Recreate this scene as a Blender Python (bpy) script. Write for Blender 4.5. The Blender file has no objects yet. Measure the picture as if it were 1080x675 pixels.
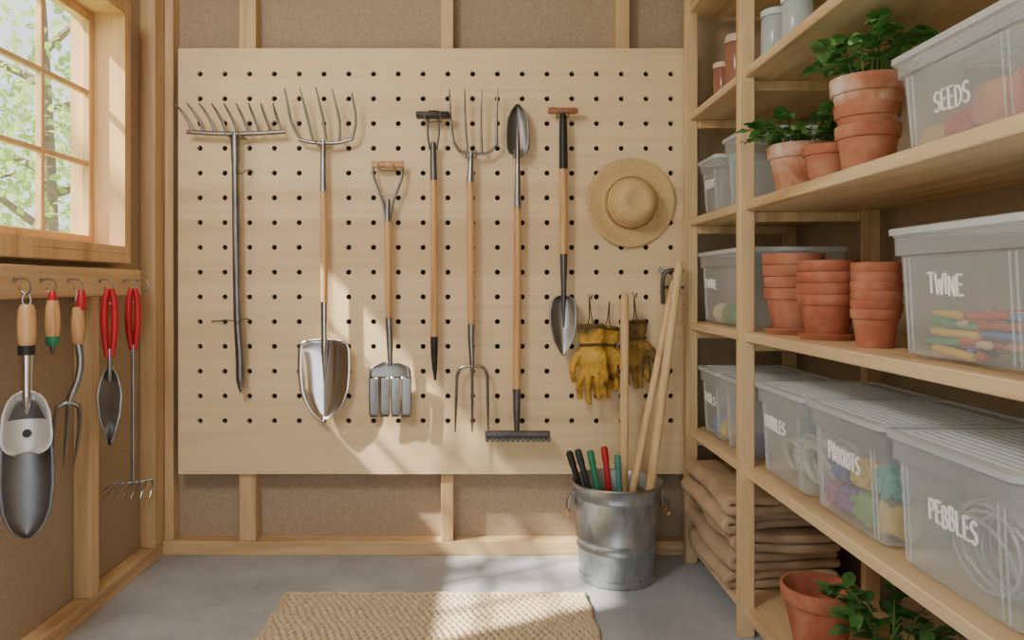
import bpy, bmesh, math, random
from mathutils import Vector, Matrix, noise
R=random.Random(7)
F=800.0; EYE=1.10
pi=math.pi
def W(px,py,y): return Vector(((px-510)*y/F, y, EYE-(py-300)*y/F))
def W3(px,py,dy=0.0): return W(px,py,3.0+dy)
def C(h,a=1.0):
    h=h.lstrip('#'); o=[]
    for i in (0,2,4):
        c=int(h[i:i+2],16)/255; o.append(c/12.92 if c<=.04045 else ((c+.055)/1.055)**2.4)
    return (o[0],o[1],o[2],a)
def mul(c,k): return (min(1,c[0]*k),min(1,c[1]*k),min(1,c[2]*k),1)
# ---------------- materials
def base(name):
    m=bpy.data.materials.new(name); m.use_nodes=True; nt=m.node_tree
    b=nt.nodes['Principled BSDF']; return m,nt,b
def coords(nt,scale=(1,1,1),rnd=True):
    tc=nt.nodes.new('ShaderNodeTexCoord'); mp=nt.nodes.new('ShaderNodeMapping')
    mp.inputs['Scale'].default_value=scale
    nt.links.new(tc.outputs['Object'],mp.inputs['Vector'])
    if rnd:
        oi=nt.nodes.new('ShaderNodeObjectInfo'); mm=nt.nodes.new('ShaderNodeMath'); mm.operation='MULTIPLY'; mm.inputs[1].default_value=17.0
        nt.links.new(oi.outputs['Random'],mm.inputs[0]); nt.links.new(mm.outputs[0],mp.inputs['Location'])
    return mp.outputs['Vector']
def noisen(nt,vec,scale,detail=4,dist=0,rough=.5):
    n=nt.nodes.new('ShaderNodeTexNoise'); n.inputs['Scale'].default_value=scale; n.inputs['Detail'].default_value=detail
    n.inputs['Distortion'].default_value=dist; n.inputs['Roughness'].default_value=rough
    nt.links.new(vec,n.inputs['Vector']); return n.outputs['Fac']
def ramp(nt,fac,stops):
    r=nt.nodes.new('ShaderNodeValToRGB'); e=r.color_ramp.elements
    e[0].position=stops[0][0]; e[0].color=stops[0][1]; e[1].position=stops[-1][0]; e[1].color=stops[-1][1]
    for p,c in stops[1:-1]:
        x=e.new(p); x.color=c
    nt.links.new(fac,r.inputs['Fac']); return r.outputs['Color']
def bumpn(nt,b,h,strength=.3,dist=.002):
    u=nt.nodes.new('ShaderNodeBump'); u.inputs['Strength'].default_value=strength; u.inputs['Distance'].default_value=dist
    nt.links.new(h,u.inputs['Height']); nt.links.new(u.outputs['Normal'],b.inputs['Normal'])
def mixc(nt,a,b_,fac,mode='MULTIPLY'):
    m=nt.nodes.new('ShaderNodeMix'); m.data_type='RGBA'; m.blend_type=mode; m.inputs['Factor'].default_value=fac
    nt.links.new(a,m.inputs['A']); nt.links.new(b_,m.inputs['B']); return m.outputs['Result']
def simple(name,col,rough=.5,metal=0,var=.15,vs=8,bump=0,bs=60,bd=.002,**kw):
    m,nt,b=base(name); c=C(col) if isinstance(col,str) else col
    v=coords(nt)
    f=noisen(nt,v,vs,5)
    col_=ramp(nt,f,[(.3,mul(c,1-var)),(.7,mul(c,1+var))])
    nt.links.new(col_,b.inputs['Base Color'])
    b.inputs['Roughness'].default_value=rough; b.inputs['Metallic'].default_value=metal
    if bump: bumpn(nt,b,noisen(nt,v,bs,4),bump,bd)
    for k,x in kw.items(): b.inputs[k.replace('_',' ')].default_value=x
    return m
def patchy(name,cols,vs,rough=.8,bump=.3,bs=80,metal=0,sc=(1,1,1)):
    m,nt,b=base(name); v=coords(nt,sc); f=noisen(nt,v,vs,6,.3,.6)
    n=len(cols); nt.links.new(ramp(nt,f,[(.34+.32*i/(n-1),C(c)) for i,c in enumerate(cols)]),b.inputs['Base Color'])
    b.inputs['Roughness'].default_value=rough; b.inputs['Metallic'].default_value=metal; bumpn(nt,b,noisen(nt,v,bs,4),bump,.002); return m
def wood(name,c1,c2,axis='Z',rough=.55,k=1.0,spec=.3,g2=.4):
    m,nt,b=base(name)
    s=[16*k]*3; s['XYZ'.index(axis)]=1.0*k; s2=[160*k]*3; s2['XYZ'.index(axis)]=5*k
    v=coords(nt,tuple(s)); f=noisen(nt,v,1,6,.9)
    a=ramp(nt,f,[(.25,C(c1)),(.5,C(c2)),(.75,mul(C(c2),1.06))])
    v2=coords(nt,tuple(s2)); f2=noisen(nt,v2,1,3)
    g=ramp(nt,f2,[(.3,(.78,.72,.66,1)),(.6,(1,1,1,1))])
    nt.links.new(mixc(nt,a,g,g2),b.inputs['Base Color'])
    b.inputs['Roughness'].default_value=rough; b.inputs['Specular IOR Level'].default_value=spec
    bumpn(nt,b,f2,.15,.001); return m
PA,PB='#b99467','#dcbe92'
pineZ=wood('pine_z',PA,PB,'Z'); pineX=wood('pine_x',PA,PB,'X'); pineY=wood('pine_y',PA,PB,'Y')
shelfY=wood('shelf_wood_y','#c39f74','#e2c9a1','Y',.5); shelfZ=wood('shelf_wood_z','#be996b','#dec298','Z',.5)
ply=wood('birch_plywood','#d8ba8e','#ecd4ac','X',.5,.25,.3,.35)
hand=wood('handle_wood','#b47f4c','#dbad76','Z',.35,2.0,.5)
hand2=wood('pole_wood','#c7a06c','#e9ca99','Z',.45,2.0,.4)
winw=wood('window_wood','#bd905c','#e1bb88','Z',.4)
def particle():
    m,nt,b=base('particleboard'); v=coords(nt,rnd=False)
    f=noisen(nt,v,170,3,0,.8); c=ramp(nt,f,[(.3,C('#9a8771')),(.5,C('#ae9a81')),(.7,C('#c0ae95'))])
    f2=noisen(nt,v,2.0,3); g=ramp(nt,f2,[(.3,(.9,.88,.86,1)),(.7,(1,1,1,1))])
    nt.links.new(mixc(nt,c,g,.8),b.inputs['Base Color']); b.inputs['Roughness'].default_value=.85
    bumpn(nt,b,f,.15,.001); return m
part_m=particle()
def concrete():
    m,nt,b=base('concrete'); v=coords(nt,rnd=False)
    f=noisen(nt,v,3,8,0,.65); c=ramp(nt,f,[(.3,C('#9ba2ad')),(.55,C('#b4bbc6')),(.75,C('#c4cad3'))])
    f2=noisen(nt,v,70,4); g=ramp(nt,f2,[(.35,(.86,.86,.86,1)),(.6,(1,1,1,1))])
    nt.links.new(mixc(nt,c,g,.6),b.inputs['Base Color']); b.inputs['Roughness'].default_value=.5
    bumpn(nt,b,f2,.2,.002); return m
conc=concrete()
steel=simple('polished_steel','#dcddde',.14,1,.06,6,.05,20); steel_d=simple('dark_steel','#6f6e6d',.4,.85,.25,10,.2,80)
steel_m=simple('worn_steel','#a09f9d',.33,1,.2,14,.15,60); steel_g=simple('grey_steel','#8b8a89',.35,.95,.25,10,.15,60); black=simple('black_rubber','#242323',.5,0,.15,20)
iron=simple('black_iron','#3f3c39',.5,.7,.2,20,.2,90)
red=simple('red_grip','#b8202c',.38,0,.1,20); green=simple('green_grip','#2c7a52',.4,0,.1,20)
galv=patchy('galvanized_steel',['#959da3','#a9b0b5','#bbc0c4'],24,.36,.06,40,.7,(1,1,.5))
terra=patchy('terracotta',['#a26246','#b57357','#c28d72'],10,.85,.15,90); terra3=patchy('terracotta_red',['#a05a42','#b36a50','#c08468'],10,.85,.15,90)
terra2=patchy('terracotta_aged',['#a96a4c','#bb8264','#c9a088','#d9c9bb'],11,.85,.2,60)
soil=simple('soil','#33251a',.95,0,.4,60,.8,120,.01)
leafm=simple('leaf_green','#5c8f4a',.45,0,.35,25,.1,50); leaf_l=simple('leaf_dark','#41713a',.4,0,.3,25,.1,50)
stemm=simple('stem_green','#5d7a3c',.6)
glove_y=patchy('yellow_leather',['#4c3c20','#a88030','#cfa23c','#dab452'],9,.75,.5,70); glove_b=patchy('tan_leather',['#4e3c24','#8e6f36','#b8923f'],11,.8,.5,70)
burlap=simple('burlap','#bba386',.95,0,.15,9)
def weave(m,sc=420):
    nt=m.node_tree; b=nt.nodes['Principled BSDF']; tc=nt.nodes.new('ShaderNodeTexCoord')
    hs=[]
    for ax in ('X','Y'):
        w=nt.nodes.new('ShaderNodeTexWave'); w.bands_direction=ax; w.inputs['Scale'].default_value=sc/6.28; w.inputs['Distortion'].default_value=1.0
        nt.links.new(tc.outputs['Object'],w.inputs['Vector']); hs.append(w.outputs['Fac'])
    a=nt.nodes.new('ShaderNodeMath'); a.operation='ADD'; nt.links.new(hs[0],a.inputs[0]); nt.links.new(hs[1],a.inputs[1])
    bumpn(nt,b,a.outputs[0],.35,.002)
weave(burlap)
jute=simple('jute','#d0bfa3',.9,0,.2,45,.4,250,.003)
def straw():
    m,nt,b=base('straw'); tc=nt.nodes.new('ShaderNodeTexCoord')
    w=nt.nodes.new('ShaderNodeTexWave'); w.wave_type='RINGS'; w.rings_direction='Z'; w.inputs['Scale'].default_value=44; w.inputs['Distortion'].default_value=1.6
    w.inputs['Detail'].default_value=2; w.inputs['Detail Scale'].default_value=6
    nt.links.new(tc.outputs['Object'],w.inputs['Vector'])
    f=noisen(nt,tc.outputs['Object'],110,3)
    c=ramp(nt,w.outputs['Fac'],[(.1,C('#c9a66d')),(.6,C('#ebcd97'))]); g=ramp(nt,f,[(.3,(.78,.74,.68,1)),(.6,(1,1,1,1))])
    nt.links.new(mixc(nt,c,g,.8),b.inputs['Base Color']); b.inputs['Roughness'].default_value=.7
    bumpn(nt,b,w.outputs['Fac'],.35,.003); return m
strawm=straw()
def plastic(name,tr,col='#e6eaec'):
    m,nt,b=base(name); b.inputs['Base Color'].default_value=C(col); b.inputs['Roughness'].default_value=.18
    t=nt.nodes.new('ShaderNodeBsdfTransparent'); t.inputs['Color'].default_value=(.95,.97,.98,1)
    mx=nt.nodes.new('ShaderNodeMixShader')
    f=noisen(nt,coords(nt),4,2); rr=nt.nodes.new('ShaderNodeMapRange'); rr.inputs['To Min'].default_value=tr-.08; rr.inputs['To Max'].default_value=tr+.08
    nt.links.new(f,rr.inputs['Value']); nt.links.new(rr.outputs['Result'],mx.inputs['Fac'])
    nt.links.new(b.outputs[0],mx.inputs[1]); nt.links.new(t.outputs[0],mx.inputs[2])
    nt.links.new(mx.outputs[0],nt.nodes['Material Output'].inputs['Surface']); return m
binp=plastic('clear_plastic',.73,'#f0f5fa'); lidp=plastic('frosted_lid_plastic',.45,'#e8f0f6'); bluep=plastic('blue_tint_plastic',.4,'#cddbe0'); redp=plastic('red_tint_plastic',.3,'#b27a64')
glassm=plastic('window_glass',.92,'#ffffff')
white=simple('white_paint_marker','#f8f8f6',.5,0,.02)
lawn=simple('lawn','#8fae65',.9,0,.3,5); bark=simple('bark','#7b6a58',.9,0,.3,10,.5,20,.02)
def tleaf():
    m,nt,b=base('tree_leaf'); t=nt.nodes.new('ShaderNodeBsdfTranslucent'); t.inputs['Color'].default_value=C('#b6cf7a')
    f=noisen(nt,coords(nt),3,3); nt.links.new(ramp(nt,f,[(.3,C('#7d9c4c')),(.7,C('#aec577'))]),b.inputs['Base Color']); b.inputs['Roughness'].default_value=.6
    mx=nt.nodes.new('ShaderNodeMixShader'); mx.inputs['Fac'].default_value=.5
    nt.links.new(b.outputs[0],mx.inputs[1]); nt.links.new(t.outputs[0],mx.inputs[2]); nt.links.new(mx.outputs[0],nt.nodes['Material Output'].inputs['Surface']); return m
outleaf=tleaf()
def colm(h,rough=.5): return simple('paint_'+h[1:],h,rough,0,.12,12)
# ---------------- mesh helpers
def nb(): return bmesh.new()
def box(b,x0,x1,y0,y1,z0,z1,bev=0.0,seg=1):
    M=Matrix.Translation(((x0+x1)/2,(y0+y1)/2,(z0+z1)/2))@Matrix.Diagonal((abs(x1-x0),abs(y1-y0),abs(z1-z0),1))
    r=bmesh.ops.create_cube(b,size=1,matrix=M)
    if bev:
        es=list({e for v in r['verts'] for e in v.link_edges})
        bmesh.ops.bevel(b,geom=es,offset=bev,segments=seg,profile=.5,affect='EDGES')
def loft(b,rings,cap0=True,cap1=True,closed=True):
    vs=[[b.verts.new(p) for p in r] for r in rings]
    for a,c in zip(vs,vs[1:]):
        n=len(a)
        for i in range(n if closed else n-1):
            j=(i+1)%n; b.faces.new((a[i],a[j],c[j],c[i]))
    if cap0: b.faces.new(vs[0][::-1])
    if cap1: b.faces.new(vs[-1])
def tube(b,pts,rad,seg=10,sy=1.0,cap=True):
    pts=[Vector(p) for p in pts]; n=len(pts)
    if not isinstance(rad,(list,tuple)): rad=[rad]*n
    if len(rad)!=n:
        k=len(rad); rr=[]
        for i in range(n):
            x=i/(n-1)*(k-1); q=min(int(x),k-2); rr.append(rad[q]+(rad[q+1]-rad[q])*(x-q))
        rad=rr
    ref=None; rings=[]
    for i in range(n):
        t=(pts[min(i+1,n-1)]-pts[max(i-1,0)]).normalized()
        if ref is None:
            ref=Vector((1,0,0)) if abs(t.x)<.8 else Vector((0,0,1))
        ref=(ref-t*ref.dot(t)).normalized(); bi=t.cross(ref)
        rings.append([pts[i]+ref*(rad[i]*math.cos(2*pi*k/seg))+bi*(rad[i]*sy*math.sin(2*pi*k/seg)) for k in range(seg)])
    loft(b,rings,cap,cap)
def cr(P,n=6):
    P=[Vector(p) for p in P]; o=[]
    for i in range(len(P)-1):
        a=P[max(i-1,0)];b_=P[i];c=P[i+1];d=P[min(i+2,len(P)-1)]
        for k in range(n):
            t=k/n
            o.append(.5*((2*b_)+(c-a)*t+(2*a-5*b_+4*c-d)*t*t+(3*b_-a-3*c+d)*t**3))
    o.append(P[-1]); return o
def lathe(b,prof,c=(0,0,0),seg=36):
    c=Vector(c); prev=None
    for r,z in prof:
        if r<1e-5: ring=[b.verts.new(c+Vector((0,0,z)))]
        else: ring=[b.verts.new(c+Vector((r*math.cos(2*pi*k/seg),r*math.sin(2*pi*k/seg),z))) for k in range(seg)]
        if prev:
            for k in range(seg):
                j=(k+1)%seg
                if len(prev)==1 and len(ring)>1: b.faces.new((prev[0],ring[j],ring[k]))
                elif len(ring)==1 and len(prev)>1: b.faces.new((prev[k],prev[j],ring[0]))
                elif len(ring)>1: b.faces.new((prev[k],prev[j],ring[j],ring[k]))
        prev=ring
def sheet(b,fn,nu,nv):
    g=[[b.verts.new(fn(i/nu,j/nv)) for i in range(nu+1)] for j in range(nv+1)]
    for j in range(nv):
        for i in range(nu): b.faces.new((g[j][i],g[j][i+1],g[j+1][i+1],g[j+1][i]))
def interp(P,t):
    for (a,x),(c,y) in zip(P,P[1:]):
        if t<=c: 
            k=(t-a)/(c-a) if c>a else 0; return x+(y-x)*k
    return P[-1][1]
col=bpy.context.scene.collection
def place(o): col.objects.link(o); return o
def mk(name,b,mat,origin=(0,0,0),smooth=40,mods=()):
    bmesh.ops.recalc_face_normals(b,faces=b.faces[:])
    bmesh.ops.translate(b,verts=b.verts[:],vec=-Vector(origin))
    me=bpy.data.meshes.new(name); b.to_mesh(me); b.free()
    if smooth:
        for p in me.polygons: p.use_smooth=True
        me.set_sharp_from_angle(angle=math.radians(smooth))
    me.materials.append(mat); o=bpy.data.objects.new(name,me); place(o)
    for t,kw in mods:
        m=o.modifiers.new(t.lower(),t)
        for k,v in kw.items(): setattr(m,k,v)
    return o
def thing(name,label,cat,loc,group=None,rot=(0,0,0)):
    e=bpy.data.objects.new(name,None); e.empty_display_size=.05; place(e); e.location=Vector(loc); e.rotation_euler=rot
    e['label']=label; e['category']=cat
    if group: e['group']=group
    return e
def part(root,name,b,mat,parent=None,label=None,local=False,smooth=40,mods=()):
    o=mk(name,b,mat,(0,0,0) if local else root.location,smooth,mods); o.parent=parent or root
    if label: o['label']=label
    return o
def solo(name,label,cat,b,mat,loc,group=None,smooth=40,mods=(),local=False,rot=(0,0,0)):
    o=mk(name,b,mat,(0,0,0) if local else loc,smooth,mods); o.location=Vector(loc); o.rotation_euler=rot
    o['label']=label; o['category']=cat
    if group: o['group']=group
    return o
def struct(name,b,mat,smooth=0):
    o=mk(name,b,mat,(0,0,0),smooth); o['kind']='structure'; return o
def dup(o,loc,rotz=0.0,scale=1.0,parent=None):
    n=o.copy(); place(n)
    if parent is None:
        n.location=Vector(loc); n.rotation_euler=(o.rotation_euler[0],o.rotation_euler[1],o.rotation_euler[2]+rotz); n.scale=[s*scale for s in o.scale]
    else: n.parent=parent
    for c in list(o.children): dup(c,None,parent=n)
    return n
SOL=('SOLIDIFY',{'thickness':.003,'offset':0})
# ================= ROOM
XL=-1.36; XR=1.27; YW=3.15; ZC=2.5; YF=-.6
b=nb(); box(b,XL-.12,XR+.12,YF,YW+.1,-.1,0); struct('floor',b,conc)
b=nb(); box(b,XL-.12,XR+.12,YF,YW+.1,ZC,ZC+.08); struct('ceiling',b,pineX)
b=nb(); box(b,XL-.12,XR+.12,YW,YW+.1,0,ZC); struct('wall_back',b,part_m)
b=nb(); box(b,XR,XR+.12,YF,YW,0,ZC); struct('wall_right',b,part_m)
b=nb(); box(b,XL,-1.05,YF,YF+.1,0,ZC); box(b,.55,XR,YF,YF+.1,0,ZC); box(b,-1.05,.55,YF,YF+.1,2.15,ZC); struct('wall_front',b,part_m)
wy0,wy1,wz0,wz1=1.60,2.74,1.21,2.09
b=nb(); box(b,XL-.12,XL,YF,YW,0,wz0); box(b,XL-.12,XL,YF,YW,wz1,ZC); box(b,XL-.12,XL,YF,wy0,wz0,wz1); box(b,XL-.12,XL,wy1,YW,wz0,wz1)
struct('wall_left',b,part_m)
tn=[0]
def trim(mat,*a):
    tn[0]+=1; b=nb(); box(b,*a,bev=.002); struct('trim_%d'%tn[0],b,mat)
for x0,x1 in ((-.993,-.924),(-.173,-.123),(.539,.593)): trim(pineZ,x0,x1,3.08,YW,.058,ZC)
trim(pineZ,XL+.062,-1.262,3.085,YW,.058,ZC)
trim(pineX,XL,XR,3.08,YW,0,.057)
trim(pineY,XL,-1.30,YF+.11,3.078,0,.057)
trim(pineZ,XL,-1.30,3.0,YW,.058,ZC)
trim(pineZ,XL,-1.30,2.515,2.565,.058,1.06)
trim(pineZ,XL,-1.30,1.75,1.80,.058,1.06)
# window
win=bpy.data.objects.new('window_1',None); place(win); win.location=(XL,(wy0+wy1)/2,wz0); win['kind']='structure'
b=nb()
box(b,-1.48,-1.285,wy1-.022,wy1,wz0,wz1); box(b,-1.48,-1.285,wy0,wy0+.022,wz0,wz1)
box(b,-1.48,-1.285,wy0+.022,wy1-.022,wz1-.022,wz1); box(b,-1.48,-1.275,wy0+.022,wy1-.022,wz0,wz0+.025)
box(b,-1.358,-1.29,wy1,wy1+.035,wz0-.035,wz1+.04,bev=.003); box(b,-1.358,-1.29,wy0-.035,wy0,wz0-.035,wz1+.04,bev=.003)
box(b,-1.358,-1.29,wy0,wy1,wz1,wz1+.04,bev=.003); box(b,-1.358,-1.275,wy0,wy1,wz0-.035,wz0,bev=.003)
part(win,'window_frame',b,winw)
b=nb(); y0,y1,z0,z1=wy0+.022,wy1-.022,wz0+.025,wz1-.022
X0,X1=-1.425,-1.395; SS=.030
box(b,X0,X1,y1-SS,y1,z0,z1,bev=.004); box(b,X0,X1,y0,y0+SS,z0,z1,bev=.004); box(b,X0,X1,y0+SS,y1-SS,z0,z0+.038,bev=.004); box(b,X0,X1,y0+SS,y1-SS,z1-.034,z1,bev=.004)
iy0,iy1,iz0,iz1=y0+SS,y1-SS,z0+.038,z1-.034
for k in (1,2,3):
    yy=iy1-(iy1-iy0)*k/3.7; box(b,X0+.006,X1-.002,yy-.009,yy+.009,iz0,iz1,bev=.003)
for k in (1,2):
    zz=iz0+(iz1-iz0)*k/3; box(b,X0+.007,X1-.003,iy0,iy1,zz-.009,zz+.009,bev=.003)
part(win,'window_sash',b,winw)
b=nb(); box(b,-1.412,-1.409,iy0,iy1,iz0,iz1); part(win,'window_glass',b,glassm)
# outside
b=nb(); box(b,-16,XL-.13,-8,18,-.35,-.3); o=struct('lawn_ground',b,lawn)
def leafq(b,p,d,n,L,w,seg=3):
    d=d.normalized(); s=d.cross(n).normalized(); up=s.cross(d)
    prev=None
    for i in range(seg+1):
        t=i/seg; ww=w*math.sin(pi*min(max(t*.86+.1,0),1))**.8; c=p+d*L*t-up*(L*.25*t*t)
        ring=[b.verts.new(c-s*ww+up*ww*.25),b.verts.new(c),b.verts.new(c+s*ww+up*ww*.25)]
        if prev:
            b.faces.new((prev[0],prev[1],ring[1],ring[0])); b.faces.new((prev[1],prev[2],ring[2],ring[1]))
        prev=ring
def rv(r=R):
    while True:
        v=Vector((r.uniform(-1,1),r.uniform(-1,1),r.uniform(-1,1)))
        if .05<v.length<1: return v
def tree(loc,h,cr_,n,ls,lab):
    t=thing('tree',lab,'tree',loc,'trees outside the window'); L=Vector(loc)
    b=nb(); tube(b,cr([L,L+Vector((.1,0,h*.4)),L+Vector((-.05,.1,h))]),[.14,.09,.04])
    for k in range(9):
        z=h*(.3+.07*k); a=k*2.3; tube(b,cr([L+Vector((0,0,z)),L+Vector((math.cos(a)*cr_*.5,math.sin(a)*cr_*.5,z+.3)),L+Vector((math.cos(a)*cr_*.9,math.sin(a)*cr_*.9,z+.5))]),[.05,.012],6)
    part(t,'trunk',b,bark)
    b=nb()
    for k in range(n):
        p=rv(); p=Vector((p.x*cr_,p.y*cr_,p.z*h*.42))+L+Vector((0,0,h*.62))
        leafq(b,p,rv(),rv().normalized(),ls,ls*.35,2)
    f=part(t,'foliage',b,outleaf); f['kind']='stuff'
tree((-4.9,8.4,-.3),4.6,1.4,1500,.11,'leafy green tree seen through the window')
tree((-5.3,12.3,-.3),5.4,1.6,1900,.13,'tall leafy green tree seen through the window')
tree((-8.6,11.6,-.3),5.4,1.6,1900,.13,'broad leafy green tree seen through the window')
tree((-3.7,1.0,-.3),4.9,.9,300,.13,'slender leafy tree growing just outside the window')
# ================= PEGBOARD
bx0,bx1,bz1,bz0=-1.232,.8225,2.0525,.335; YB=3.06; TH=.0185
b=nb(); xs=[bx0+.038+.1*i for i in range(21)]; zs=[bz1-.053-.1*j for j in range(16)]
HRD=.0108
for i in range(20):
    for j in range(15):
        cx=xs[i]+.05; cz=zs[j]-.05; inn=[];out=[];bk=[]
        for k in range(16):
            a=2*pi*k/16; ca,sa=math.cos(a),math.sin(a); m_=max(abs(ca),abs(sa))
            inn.append(b.verts.new((cx+HRD*ca,YB,cz+HRD*sa))); bk.append(b.verts.new((cx+HRD*ca,YB+TH,cz+HRD*sa))); out.append(b.verts.new((cx+.05*ca/m_,YB,cz+.05*sa/m_)))
        for k in range(16):
            l=(k+1)%16; b.faces.new((inn[k],inn[l],out[l],out[k])); b.faces.new((bk[k],bk[l],inn[l],inn[k]))
bmesh.ops.remove_doubles(b,verts=b.verts[:],dist=1e-5)
box(b,bx0,xs[0],YB,YB+TH,bz0,bz1); box(b,xs[-1],bx1,YB,YB+TH,bz0,bz1); box(b,xs[0],xs[-1],YB,YB+TH,zs[0],bz1); box(b,xs[0],xs[-1],YB,YB+TH,bz0,zs[-1])
r=thing('pegboard','large birch plywood pegboard with rows of round holes mounted on studs','pegboard',((bx0+bx1)/2,YB,bz0))
part(r,'board_panel',b,ply,smooth=0)
b=nb(); box(b,xs[0],xs[-1],YB+TH+.0003,3.0798,zs[-1],zs[0]); part(r,'hole_shade_sheet',b,simple('hole_shade_dark','#1c1714',.95),smooth=0)  # added near-black sheet: paints the shade inside the holes evenly dark
# ================= TOOLS ON BOARD
P=.00375
def blade(b,cx,pt,pb,prof,dish=.02,dy=0.0,nu=14,nv=26,lean=0.0,sh=0.0):
    def fn(u,v):
        s=2*u-1; w=interp(prof,v); q=W3(cx+s*w,pt+(pb-pt)*v+sh*s*s*(1-v)**3,0); 
        q.x=W3(cx,0).x+s*w*P; q.y=3.0+dy+dish*(1-s*s)*math.sin(pi*min(1,.15+v*.85))**.5+lean*v; return q
    sheet(b,fn,nu,nv)
def peghook(px,py,gap=.02,lab='small steel pegboard hook holding a garden tool'):
    x=(px-510)*3.0/F; z=EYE-(py-300)*3.0/F
    L=Vector((x,3.058,z)); b=nb()
    for s in (-1,1):
        tube(b,cr([(x+s*gap,3.058,z+.004),(x+s*gap,3.01,z),(x+s*gap,2.955,z),(x+s*gap,2.942,z+.014)],4),.0028,6)
    tube(b,[(x-gap,3.056,z+.004),(x+gap,3.056,z+.004)],.0028,6)
    solo('pegboard_hook',lab,'hook',b,steel_m,L,'pegboard hooks')
def tube_part(r,name,pts,rad,mat,seg=14,parent=None,label=None,sy=1.0):
    b=nb(); tube(b,pts,rad,seg,sy); return part(r,name,b,mat,parent=parent,label=label)
# A rake
r=thing('garden_rake','all-steel garden rake with curved tines, hung head up','garden rake',W3(249,140))
tube_part(r,'handle',cr([W3(248,140),W3(249,230),W3(250.5,330),W3(253,372),W3(253.5,400),W3(254,414)]),[.014,.015,.016,.0175,.017,.004],steel_g)
h=tube_part(r,'rake_head',[W3(197,139),W3(220,140.5),W3(249,141.5),W3(275,140.5),W3(301,139)],[.009,.0095,.011,.0095,.009],steel_m)
for i in range(9):
    xb=203+i*11.8; tp=184+i*13.0
    tube_part(r,'tine',cr([W3(xb,139),W3(xb-4,128,-.015),W3((xb+tp)/2-3,116,-.04),W3(tp,109,-.065)]),[.0065,.006,.003],steel_m,8,parent=h)
tube_part(r,'ferrule',[W3(248,143),W3(248.5,172)],[.018,.0165],steel_g)
peghook(249,144.3,.026)
for (px,py) in ((251,338),(254,181)):
    b=nb(); tube(b,cr([W3(px-28 if py>300 else px-8,py+1,.055),W3(px-8,py,0.02),W3(px,py+2,-.02),W3(px+8,py-2,0.01),W3(px+13,py,.055)]),.0025,6)
    solo('wire_clip','thin bent wire clip holding the rake shaft on the pegboard','clip',b,steel_d,W3(px,py),'wire clips')
# B fork-shovel
r=thing('garden_shovel','polished pointed shovel, wooden shaft, claw fork on upper end','shovel',W3(341,300))
tube_part(r,'handle',[W3(341,196),W3(341.5,260),W3(342,324)],[.0125,.014,.014],hand)
tube_part(r,'upper_socket',[W3(341,148),W3(341,175),W3(341,202)],[.010,.012,.014],steel_m)
h=tube_part(r,'fork_head',cr([W3(315,147),W3(330,150.5),W3(343,151),W3(357,150.5),W3(373,146)]),[.007,.0085,.007],steel_m)
for xb,xm,tp,ty in ((317,307,300,93),(330,325,316,93),(344,341,333,92),(358,358,350,93),(371,375,371,98)):
    tube_part(r,'tine',cr([W3(xb,148),W3(xm,128,-.02),W3((xm+tp)/2,110,-.035),W3(tp,ty,-.05)]),[.0065,.006,.003],steel_m,8,parent=h)
tube_part(r,'lower_socket',[W3(342,318),W3(342,340),W3(342,362,-.002),W3(342,375,.004),W3(342,402,.014)],[.015,.0145,.013,.011,.003],steel)
b=nb(); blade(b,342,358,445,[(0,20),(.03,25),(.10,27.5),(.4,27.5),(.62,25.5),(.78,20),(.9,12),(1,1)],.03,-.005,sh=3)
part(r,'blade',b,steel,label='polished steel blade',mods=(SOL,))
tube_part(r,'tread',cr([W3(317,363,-.005),W3(324,359.5,-.004),W3(336,358,0),W3(348,358,0),W3(360,359.5,-.004),W3(367,363,-.005)]),[.003,.005,.0055,.005,.003],steel)
peghook(341,154.0,.018)
# C D-grip spade fork
r=thing('digging_fork','short digging fork with wooden D-grip and four broad steel tines','garden fork',W3(409,300))
tube_part(r,'grip',[W3(392,174),W3(396,174),W3(409,174),W3(422,174),W3(426,174)],[.010,.0135,.0145,.0135,.010],hand)
b=nb()
for s in (-1,1): tube(b,cr([W3(409+s*15.5,170),W3(409+s*15,186),W3(409+s*9,203),W3(409+s*4.5,216),W3(409+s*2,236)]),[.0055,.006,.0065],8)
tube(b,[W3(409,210),W3(409,240)],[.009,.0135],12); tube(b,[W3(401,205),W3(417,205)],.003,6)
part(r,'grip_yoke',b,steel_m)
tube_part(r,'handle',[W3(409,234),W3(409.5,290),W3(410,340)],[.0135,.0145,.014],hand)
tube_part(r,'ferrule',[W3(410,335),W3(411,360),W3(411.5,386)],[.0155,.0135,.009],steel_m)
b=nb()
def fnh(u,v):
    s=2*u-1; w=interp([(0,8),(.25,19),(.45,21.5),(1,22)],v); return Vector((W3(411.5,0).x+s*w*P,3.0-.004+.008*(1-s*s),W3(0,382+v*17).z))
sheet(b,fnh,12,8); h=part(r,'fork_head',b,steel_m,mods=(SOL,))
for k in range(4):
    cx=411.5+(k-1.5)*11.35
    b=nb(); yy=.008*(1-((k-1.5)/1.9)**2)-.004
    pr=[(0,5.35),(.85,5.3),(.95,5.0),(1,4.2)]
    def ft(u,v,cx=cx,yy=yy):
        s=2*u-1; return Vector((W3(cx,0).x+s*interp(pr,v)*P,3.0+yy+.001*(1-s*s)+.008*v*v-.004*v,W3(0,397+v*43).z))
    sheet(b,ft,6,12); part(r,'tine',b,steel_m,parent=h,mods=(('SOLIDIFY',{'thickness':.004,'offset':0}),))
peghook(409,178.5,.03)
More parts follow.
